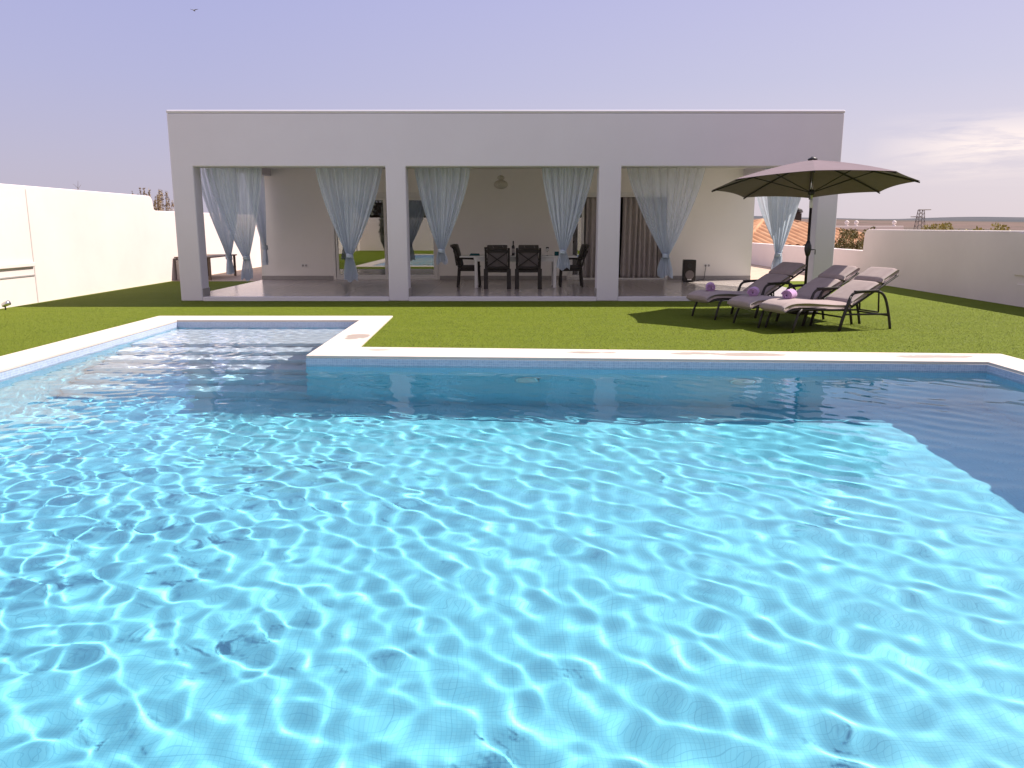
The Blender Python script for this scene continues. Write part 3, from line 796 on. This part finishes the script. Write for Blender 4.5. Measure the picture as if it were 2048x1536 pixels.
# ------------------------------------------------------------ sun loungers
def slab(profile, y0, y1, th):
    """cushion swept across y from a centre-line profile of (x,z)"""
    top = []; bot = []
    m = len(profile)
    for i, (x, z) in enumerate(profile):
        a = profile[max(i-1,0)]; b = profile[min(i+1,m-1)]
        d = Vector((b[0]-a[0], b[1]-a[1])).normalized(); nn = Vector((-d.y, d.x))
        k = math.sqrt(max(0, 1-max(0, 1-min(i, m-1-i)/2.0)**2))*.92+.08
        top.append((x+nn.x*th*k/2, z+nn.y*th*k/2)); bot.append((x-nn.x*th*k/2, z-nn.y*th*k/2))
    ring = top + bot[::-1]
    P = []
    for t in np.linspace(0, 1, 11):
        y = y0+(y1-y0)*t
        e = math.sqrt(max(0, 1-abs(2*t-1)**6))*.55+.45
        row = []
        for i, p in enumerate(ring):
            j = i if i < m else 2*m-1-i
            cxz = profile[j]
            row.append((cxz[0]+(p[0]-cxz[0])*e, y, cxz[1]+(p[1]-cxz[1])*e))
        row.append(row[0]); P.append(row)
    mb = MB().grid(P)
    nr = len(ring)
    for s in (0, 10):
        f = [s*(nr+1)+i for i in range(nr)]
        mb.f.append(tuple(f if s == 0 else f[::-1]))
    return mb
def curve(keys, n):
    keys = np.array(keys); t = np.linspace(0, len(keys)-1, n); out = []
    for a in t:
        i = min(int(a), len(keys)-2); q = a-i
        p0 = keys[max(i-1,0)]; p1 = keys[i]; p2 = keys[i+1]; p3 = keys[min(i+2,len(keys)-1)]
        out.append(tuple(.5*((2*p1)+(-p0+p2)*q+(2*p0-5*p1+4*p2-p3)*q*q+(-p0+3*p1-3*p2+p3)*q**3)))
    return out
def make_lounger():
    c = empty('sun_lounger', (0,0,0))
    W2 = .30
    # local x: foot at -1, head at +1
    seat = curve([(-1.00,.315),(-.86,.375),(-.62,.385),(-.36,.365),(-.10,.345),(.14,.34)], 34)
    MB_ = slab([(x, z+.0) for x, z in seat], -W2, W2, .135); MB_.build('seat_cushion', M['cushion'], c, smooth=True)
    bdir = Vector((math.cos(R(30)), math.sin(R(30))))
    b0 = Vector((.13,.375))
    back = [(b0.x+bdir.x*s+.012*math.sin(9*s), b0.y+bdir.y*s+.012*math.sin(7*s)) for s in np.linspace(0, .60, 22)]
    slab(back, -W2, W2, .115).build('back_cushion', M['cushion'], c, smooth=True)
    head = [(b0.x+bdir.x*s, b0.y+bdir.y*s+.012) for s in np.linspace(.605, .94, 16)]
    slab(head, -W2, W2, .115).build('head_pillow', M['cushion'], c, smooth=True)
    # frame
    off = Vector((-bdir.y, bdir.x))*-.045
    fr = MB()
    for sy_ in (-1, 1):
        y = sy_*.29
        fr.tube([(-.94,y,.30),(-.80,y,.325),(-.5,y,.325),(-.2,y,.305),(.15,y,.30)], .016, 8)
        a = b0+off; e = b0+bdir*.90+off
        fr.tube([(a.x,y,a.y),(e.x,y,e.y)], .016, 8)
    for x, z in ((-.94,.30),(-.5,.325),(-.05,.30)): fr.tube([(x,-.29,z),(x,.29,z)], .013, 8)
    for s in (.02,.35,.65,.90):
        p = b0+bdir*s+off; fr.tube([(p.x,-.29,p.y),(p.x,.29,p.y)], .013, 8)
    fr.build('frame', M['dark_metal'], c, smooth=True)
    for sy_ in (-1, 1):
        y = sy_*.325
        MB().tube([(-.70,y*.93,.33),(-.76,y*.95,.28),(-.82,y,.12),(-.85,y,0)], [.016,.018,.018,.016], 10).build('leg', M['dark_metal'], c, smooth=True)
        # arm loop running down into the rear leg
        pts = curve([(.02,.24),(.06,.40),(.12,.52),(.22,.555),(.45,.565),(.62,.545),(.72,.44),(.80,.20),(.845,0)], 28)
        MB().tube([(x,y,z) for x, z in pts], .02, 10).build('rear_leg', M['dark_metal'], c, smooth=True)
        MB().tube([(.10,y,.50),(.05,y,.36),(-.02,y,.15),(-.06,y,0)], [.02,.024,.024,.02], 10).build('leg', M['dark_metal'], c, smooth=True)
        MB().bar((.16,y,.572),(.58,y,.578),.055,.02).build('armrest', M['dark_metal'], c, bevel=.008)
    fr = MB().tube([(-.02,-.325,.20),(-.02,.325,.20)], .013, 8).tube([(.80,-.325,.20),(.80,.325,.20)], .013, 8)
    for y in (-.325,.325): fr.tube([(0,y,.24),(.79,y,.22)], .014, 8)
    fr.build('stretcher', M['dark_metal'], c, smooth=True)
    p = b0+bdir*.62+off
    MB().tube([(p.x,-.20,p.y),(.72,-.20,.24)], .012, 8).tube([(p.x,.20,p.y),(.72,.20,.24)], .012, 8).tube([(.72,-.2,.24),(.72,.2,.24)], .012, 8).build('back_prop', M['dark_metal'], c, smooth=True)
    return c
lg = make_lounger()
labs = ['taupe sun lounger farthest from the pool, next to the parasol pole',
        'taupe sun lounger in the middle of the three, in the parasol shade',
        'taupe sun lounger nearest the pool, its cushion in full sun']
LP = [(3.97,13.55,21), (4.39,12.47,18), (4.72,11.90,17)]
for i, (x, y, a) in enumerate(LP):
    c = lg if i == 0 else copy_tree(lg)
    c.location = (x, y, 0); c.rotation_euler.z = R(a)
    tag(c, labs[i], 'sun lounger', 'sun loungers on the lawn')

def make_towel():
    # a bath towel rolled up: its spiral shows at the ends
    P = []
    turns = 3.6
    for y in np.linspace(-.14, .14, 14):
        row = []
        for t in np.linspace(0, 1, 110):
            a = t*turns*2*PI; r = .012+.062*t
            wob = .003*math.sin(9*y*10+a*2)
            row.append(((r+wob)*math.cos(a), y+.012*math.sin(3*t*6)+.004*math.sin(a*3), (r+wob)*math.sin(a)))
        P.append(row)
    o = MB().grid(P).build('rolled_towel', M['towel'], None, smooth=True)
    m = o.modifiers.new('pile', 'SOLIDIFY'); m.thickness = .014; m.offset = 0
    return o
tw = make_towel()
TLab = ['lilac rolled towel on the far sun lounger', 'lilac rolled towel on the middle sun lounger', 'lilac rolled towel on the sunlit near sun lounger']
for i, (x, y, a) in enumerate(LP):
    o = tw if i == 0 else tw.copy()
    if i: COL.objects.link(o)
    lx, ly = ((-.72,.02),(-.70,.06),(-.62,.12))[i]
    ca, sa = math.cos(R(a)), math.sin(R(a))
    o.location = (x+lx*ca-ly*sa, y+lx*sa+ly*ca, .378+.05+.078); o.rotation_euler = (0, .4*i, R((-12,-22,-34)[i]))
    tag(o, TLab[i], 'towel', 'rolled towels on the sun loungers')

# ------------------------------------------------------------ parasol
ux_, uy_ = 5.10, 13.98
TJ = Vector((ux_, uy_, 1.87)); TR = Matrix.Translation(TJ) @ Matrix.Rotation(R(-5.5), 4, 'X') @ Matrix.Translation(-TJ)   # canopy tipped back at the joint
um = tag(empty('parasol', (ux_, uy_, 0)), 'open taupe eight-sided parasol with a dark pole behind the sun loungers', 'parasol')
UR, RIM, APEX = 1.66, 2.17, 2.60
ang = [R(26+45*k) for k in range(8)]
def tip(mb):
    mb.v = [tuple(TR @ Vector(p)) for p in mb.v]; return mb
def canopy_pt(a, s, drop=True):
    """s 0 at the apex, 1 at the rim; ribs bow slightly"""
    k = (a-ang[0])/(PI/4); fr_ = k-math.floor(k); A0 = ang[0]+math.floor(k)*PI/4; A1 = A0+PI/4
    p0 = Vector((math.cos(A0),math.sin(A0)))*(1-fr_)+Vector((math.cos(A1),math.sin(A1)))*fr_
    sag = 4*fr_*(1-fr_)
    z = APEX-(APEX-RIM)*(.72*s+.28*s*s)
    z += .02*sag*s - .025*sag*math.sin(PI*s)
    p = p0*UR*s*(1-.035*sag*s)
    return (ux_+p.x, uy_+p.y, z)
P = []
for s in np.linspace(.02, 1, 22):
    P.append([canopy_pt(ang[0]+2*PI*j/96, s) for j in range(97)])
cn_ = tip(MB().grid(P)).build('canopy', M['canopy'], um, smooth=False)
m = cn_.modifiers.new('cloth', 'SOLIDIFY'); m.thickness = .004
tip(MB().lathe([(.03,APEX-.02),(.075,APEX-.005),(.08,APEX+.02),(.04,APEX+.04),(.022,APEX+.055)], 20, (ux_,uy_,0))).build('finial', M['black'], um, smooth=True)
hubz = 2.06
for a in ang:
    pts = []
    for s in np.linspace(.05, 1.0, 10):
        p = canopy_pt(a+1e-6, s); pts.append((p[0],p[1],p[2]-.022))
    rb = tip(MB().tube(pts, .012, 6)).build('rib', M['dark_metal'], um)
    q = pts[5]
    tip(MB().tube([(ux_+.05*math.cos(a),uy_+.05*math.sin(a),hubz+.01), q], .009, 6)).build('strut', M['dark_metal'], rb)
tip(MB().lathe([(.03,-.05),(.055,-.03),(.06,.02),(.03,.05)], 20, (ux_,uy_,hubz))).build('runner_hub', M['black'], um, smooth=True)
tip(MB().tube([(ux_,uy_,1.90),(ux_,uy_,APEX-.01)], .019, 14)).build('upper_pole', M['steel'], um, smooth=True)
MB().lathe([(.02,-.07),(.028,-.06),(.028,.06),(.02,.07)], 16, (ux_,uy_,1.87)).build('tilt_joint', M['white_metal'], um, smooth=True)
MB().tube([(ux_,uy_,.12),(ux_,uy_,1.82)], .023, 14).build('pole', M['dark_metal'], um, smooth=True)
cbx = MB().lathe([(.026,-.13),(.04,-.10),(.058,-.02),(.056,.05),(.035,.10),(.026,.13)], 18, (ux_,uy_,1.12)).build('crank_housing', M['black'], um, smooth=True)
MB().tube([(ux_+.05,uy_-.03,1.10),(ux_+.11,uy_-.05,1.10),(ux_+.11,uy_-.05,1.02)], .009, 8).build('crank_handle', M['black'], cbx)
MB().lathe([(.24,.0),(.24,.05),(.20,.075),(.05,.09),(.035,.10),(.033,.34),(.025,.35)], 32, (ux_,uy_,0)).build('base', M['dark_metal'], um, smooth=True)

# ------------------------------------------------------------ planting outside the walls
def leaf_cloud(n, size, pos, spread_z=1.0, seed=0):
    """n small leaf faces; pos(r) gives a point"""
    r = np.random.default_rng(seed); V = []; F = []
    for i in range(n):
        c = Vector(pos(r)); d = Vector(r.normal(size=3)).normalized(); d.z = d.z*spread_z+.25; d.normalize()
        e = d.cross(Vector(r.normal(size=3))).normalized()
        L = size*r.uniform(.6, 1.5); wv = L*.28; b = len(V)
        V += [c, c+d*L*.5+e*wv, c+d*L, c+d*L*.5-e*wv]; F.append((b,b+1,b+2,b+3))
    m = MB(); m.v = [tuple(p) for p in V]; m.f = F; return m
# feathery shrub past the step in the left wall
sh = tag(empty('shrub', (-10.2, 23.2, -.5)), 'feathery brown shrub behind the low part of the left wall', 'shrub')
tips = [(-10.5+.035*k, 22.4+rng.uniform(0,1.6), rng.uniform(1.98,2.56)) for k in range(26)]
mbt = MB()
for k, (tx_, ty_, tz_) in enumerate(tips):
    bx, by = -10.2+rng.normal()*.08, 23.2+rng.normal()*.1
    mbt.tube([(bx,by,-.5),(bx*.5+tx_*.5,by*.5+ty_*.5,1.0),(tx_,ty_,tz_)], [.03,.015,.003], 5)
mbt.build('stems', M['bark'], sh)
def shrub_pos(r):
    t = tips[int(r.integers(len(tips)))]; q = r.uniform(.0,1)**.8
    z = 1.1+(t[2]-1.1)*q; s = .11*(1.02-q)**1.5+.006
    return (t[0]+r.normal()*s, t[1]+r.normal()*s, z+r.normal()*.02)
leaf_cloud(5200, .038, shrub_pos, 1.6, 4).build('foliage', M['broom'], sh)
tgp = tag(empty('sapling', (-10.0, 18.9, -.5)), 'single bare twig sticking up over the tall left wall', 'plant')
MB().tube([(-10,18.9,-.5),(-10.02,18.92,1.5),(-10,18.95,2.33),(-9.99,18.97,2.52)], [.02,.012,.006,.002], 5).tube([(-10,18.95,2.33),(-9.97,19.05,2.44)], [.004,.002], 5).tube([(-10,18.95,2.36),(-10.05,18.85,2.45)], [.004,.002], 5).build('stem', M['bark'], tgp)
# bush beside the right low wall
bs = tag(empty('bush', (10.6, 24.6, -1.2)), 'olive green bush growing behind the low right wall', 'bush')
mbt = MB()
for k in range(9):
    mbt.tube([(10.6,24.6,-1.2),(10.5+rng.normal()*.2,24.5+rng.normal()*.8,.2),(10.5+rng.normal()*.3,24.5+rng.normal()*1.3,rng.uniform(.8,1.3))], [.03,.018,.004], 5)
mbt.build('stems', M['bark'], bs)
cl = [(10.45+rng.normal()*.2, 22.9+rng.uniform(0,3.4), rng.uniform(.3,1.30), rng.uniform(.10,.24)) for _ in range(52)]
def bush_pos(r):
    c_ = cl[int(r.integers(len(cl)))]; d_ = r.normal(size=3); d_ /= np.linalg.norm(d_); q = c_[3]*r.uniform(.3,1)**.5
    return (c_[0]+d_[0]*q, c_[1]+d_[1]*q, c_[2]+d_[2]*q)
leaf_cloud(8500, .055, bush_pos, 1.0, 5).build('foliage', M['hedge'], bs)
def weed(x, y, top, n, lab, seed, wd=.25):
    r0 = np.random.default_rng(seed)
    o = tag(empty('plant', (x, y, -1.0)), lab, 'plant', 'plants showing over the right wall')
    tp = [(x+r0.normal()*wd*.5, y+r0.normal()*wd, top-abs(r0.normal())*.08) for _ in range(9)]
    m_ = MB()
    for t in tp: m_.tube([(x,y,-1),((x+t[0])/2,(y+t[1])/2,.5),t], [.015,.01,.003], 5)
    m_.build('stems', M['bark'], o)
    def ps(r):
        t = tp[int(r.integers(len(tp)))]; q = r.uniform(); return (t[0]+r.normal()*.04, t[1]+r.normal()*.06, t[2]-.5*q*q)
    leaf_cloud(n, .06, ps, 1.2, seed).build('foliage', M['weed'], o)
weed(10.35, 19.7, 1.53, 900, 'yellow green plant tips over the middle of the right wall', 21, .3)
weed(10.35, 17.1, 1.52, 500, 'small yellow green sprig over the right wall near the panel joint', 22, .15)
weed(10.4, 18.3, 1.44, 300, 'sparse dry sprig just clearing the top of the right wall', 23, .4)
weed(10.5, 16.1, 1.62, 900, 'taller leafy plant over the right end of the right wall', 24, .12)
# cypress and hedge at the pool's far end (they show in the door glass)
cy_ = tag(empty('cypress_tree', (-7.6, -5.2, 0)), 'slim dark cypress in the corner of the lawn behind the pool', 'tree')
MB().tube([(-7.6,-5.2,0),(-7.6,-5.2,.5),(-7.6,-5.2,2.3)], [.06,.05,.01], 8).build('trunk', M['bark'], cy_)
def cyp(r):
    z = .25+2.5*r.uniform(); k = .33*math.sin(PI*min(1,((z-.2)/2.7))**.75)*r.uniform(.3,1); a = r.uniform(0,2*PI)
    return (-7.6+k*math.cos(a), -5.2+k*math.sin(a), z)
leaf_cloud(5000, .09, cyp, 1.8, 7).build('crown', M['cypress'], cy_)
hg = tag(empty('hedge', (0, -9.5, 0)), 'tall dark hedge behind the wall at the pool end of the garden', 'hedge')
MB().box(-14, 14, -10.0, -9.6, -1, 3.0).build('branches', M['bark'], hg)
def hp(r): return (r.uniform(-14.5,14.5), -8.95-1.2*r.uniform(), -.5+5.6*r.uniform()**.8)
leaf_cloud(16000, .30, hp, 1.0, 8).build('foliage', M['cypress'], hg)

# ------------------------------------------------------------ neighbouring houses beyond the right wall
def tiled_plane(mb, a, b, c, d, wave=.46, amp=.13, nv=14):
    """roof plane with eave a-b and top edge d-c, corrugated by rows of half-round tiles running up the slope"""
    a, b, c, d = [Vector(p) for p in (a,b,c,d)]
    Lw = (b-a).length; nu = max(8, int(Lw/wave*6)); nn = (b-a).cross(d-a).normalized()
    P = []
    for i in range(nv+1):
        t = i/nv; row = []
        for j in range(nu+1):
            s = j/nu; e = a+(b-a)*s
            # columns stay perpendicular to the eave, cut off at the hips
            lft = a+(d-a)*t; rgt = b+(c-b)*t
            sl = (lft-a).dot((b-a).normalized())/Lw; sr = (rgt-a).dot((b-a).normalized())/Lw
            ss = min(max(s, sl), sr)
            base = lft+(rgt-lft)*((ss-sl)/max(sr-sl,1e-6))
            row.append(tuple(base+nn*(amp*abs(math.sin(PI*ss*Lw/wave))+.012*((t*nv) % 1))))
        P.append(row)
    mb.grid(P)
nhouse = tag(empty('neighbour_house', (13.45, 41.7, -3)), 'neighbouring house with a hipped orange clay tile roof below the low wall', 'house')
def rot(px_, py_, a=R(20), c=(13.45,41.7)): return (c[0]+px_*math.cos(a)-py_*math.sin(a), c[1]+px_*math.sin(a)+py_*math.cos(a))
hw, hd, ez, rz = 5.0, 4.25, .58, 1.74
cs = [rot(-hw,-hd), rot(hw,-hd), rot(hw,hd), rot(-hw,hd)]; rg = [rot(-hw+hd,0), rot(hw-hd,0)]
E = [(x,y,ez) for x,y in cs]; Rg = [(x,y,rz) for x,y in rg]
mb = MB(); tiled_plane(mb, E[0], E[1], Rg[1], Rg[0]); tiled_plane(mb, E[1], E[2], Rg[1], Rg[1]); tiled_plane(mb, E[2], E[3], Rg[0], Rg[1]); tiled_plane(mb, E[3], E[0], Rg[0], Rg[0])
rf = mb.build('roof', M['roof_tile'], nhouse, smooth=True)
mb = MB()
for p, q in ((Rg[0],Rg[1]),(E[0],Rg[0]),(E[3],Rg[0]),(E[1],Rg[1]),(E[2],Rg[1])):
    mb.tube([tuple(Vector(p)+Vector((0,0,.04))), tuple(Vector(q)+Vector((0,0,.04)))], .10, 8)
mb.build('ridge_tiles', M['roof_tile'], rf, smooth=True)
mb = MB(); cs2 = [rot(-hw+.4,-hd+.4), rot(hw-.4,-hd+.4), rot(hw-.4,hd-.4), rot(-hw+.4,hd-.4)]
mb.prism(cs2, -3, ez+.05, 'z'); mb.build('wall', M['wall_plaster'], nhouse)
chx, chy = rot(1.6, .3)
cm_ = MB().box(chx-.16,chx+.16,chy-.16,chy+.16,1.0,2.15).build('chimney', M['dark_metal'], rf)
MB().lathe([(.12,2.15),(.28,2.2),(.22,2.34),(.05,2.42)], 12, (chx,chy,0)).build('chimney_cowl', M['dark_metal'], cm_)
# flat white house with ball finials
wh = tag(empty('neighbour_house', (26.2, 63, -3)), 'pale flat-roofed house with ball finials on its parapet', 'house')
MB().box(23.8, 28.6, 60, 66, -3, 1.22).build('wall', M['wall_plaster'], wh)
MB().box(23.6, 28.75, 59.8, 66.2, 1.222, 1.50).build('parapet', M['wall_plaster'], wh, bevel=.03)
for fx in (24.7, 25.4, 28.2):
    MB().lathe([(.13,1.502),(.13,1.54),(.06,1.57),(.055,1.60),(.12,1.65),(.155,1.72),(.155,1.78),(.11,1.86),(.03,1.90)], 16, (fx,60.2,0)).build('ball_finial', M['wall_plaster'], wh, smooth=True)

# ------------------------------------------------------------ countryside
gx = [-4000,-800,-150,-40,XL-.2,XR+.2,40,150,800,5000]; gy = [-3000,-300,-60,-7.2,36.2,60,150,500,1200]
mb = MB()
def gz(x, y):
    if XL-1 < x < XR+1 and -8 < y < 37: return -.62 if x < 0 else -1.3
    return -3.2
P = [[(x, y, gz(x, y)) for x in gx] for y in gy]
mb.grid(P)
ix, iy = gx.index(XL-.2), gy.index(-7.2)
del mb.f[iy*(len(gx)-1)+ix]                          # the garden itself is the lawn, paving and pool
tag(mb.build('ground', M['soil']), 'dry open ground outside the garden', None, None, 'structure')
hx = np.linspace(-5200, 6400, 150); hy = np.array([500,700,900,1100,1350,1600,1900,2200,2600,3000,3500,4200])
def hz(x, y):
    k = min(1, max(0, (y-500)/2500))
    z = -3.3+21*k**1.1
    z += 12*k*(math.sin(x*.0011+1.2)+.6*math.sin(x*.0027+.4)+.35*math.sin(x*.006+y*.003))
    z += 30*max(0, (y-2400)/1800)*(.5+.5*math.sin(x*.0012-1.3))*(1 if x > 0 else .3)
    return z
P = [[(x, y, hz(x, y)) for x in hx] for y in hy]
tag(MB().grid(P).build('hills', M['hills'], None, smooth=True), 'low brown hills on the horizon', None, None, 'structure')

def pylon(x, y, h, lab):
    o = tag(empty('power_pylon', (x, y, -4)), lab, 'pylon', 'power pylons on the plain')
    z0 = -4; m_ = MB(); wb, wt = 2.6, 1.3
    def cor(i, t):
        s = wb+(wt-wb)*t; return (x+s*(1 if i in (1,2) else -1), y+s*(1 if i > 1 else -1), z0+h*t)
    lv = [0,.18,.36,.54,.7,.85,1.0]
    for i in range(4): m_.tube([cor(i,0),cor(i,1)], .22, 4)
    for a_, b_ in zip(lv, lv[1:]):
        for i in range(4): m_.tube([cor(i,a_),cor((i+1)%4,b_)], .13, 4); m_.tube([cor(i,b_),cor((i+1)%4,b_)], .13, 4)
    m_.build('lattice_mast', M['steel_dark'], o)
    MB().tube([(x-1.5,y,z0+h),(x+6.0,y,z0+h+.1)], [.35,.25], 5).build('cross_arm', M['steel_dark'], o)
    MB().tube([(x+1.3,y,z0+h*.72),(x-6.0,y,z0+h*.72+.1)], [.35,.25], 5).build('cross_arm', M['steel_dark'], o)
M['steel_dark'] = mottled('weathered_steel', (.16,.14,.13), (.22,.19,.18), 3, .7)
pylon(250, 500, 15.2, 'lattice pylon on the plain above the middle of the right wall')
pylon(324, 498, 16.0, 'lattice pylon at the right edge of the view')

# a bird high over the left of the house
bx, by, bz = -22.25, 60.0, 16.3
mb = MB().tube([(bx-.02,by-.16,bz),(bx,by-.08,bz+.01),(bx,by+.05,bz),(bx,by+.2,bz)], [.015,.045,.04,.01], 8)
for q in (-1, 1):
    mb.prism([(bx,by-.07),(bx+q*.14,by-.09),(bx+q*.30,by+.03),(bx+q*.13,by+.03),(bx,by+.05)][::q], bz+.012, bz+.022)
mb.v = [(x, y, z + .35*abs(x-bx)**1.2 if abs(x-bx) > .05 else z) for x, y, z in mb.v]
tag(mb.build('bird', M['black'], None), 'small dark bird gliding high over the left of the house', 'bird')

# ------------------------------------------------------------ render settings
cy = C.cycles
cy.use_denoising = True
try: cy.denoiser = 'OPENIMAGEDENOISE'
except Exception: pass
cy.caustics_refractive = True; cy.caustics_reflective = False
cy.max_bounces = 10; cy.diffuse_bounces = 4; cy.glossy_bounces = 4; cy.transmission_bounces = 6; cy.transparent_max_bounces = 16
cy.blur_glossy = 0.3; cy.sample_clamp_indirect = 8
C.view_settings.view_transform = 'Standard'; C.view_settings.look = 'None'; C.view_settings.gamma = 1; C.view_settings.exposure = .78
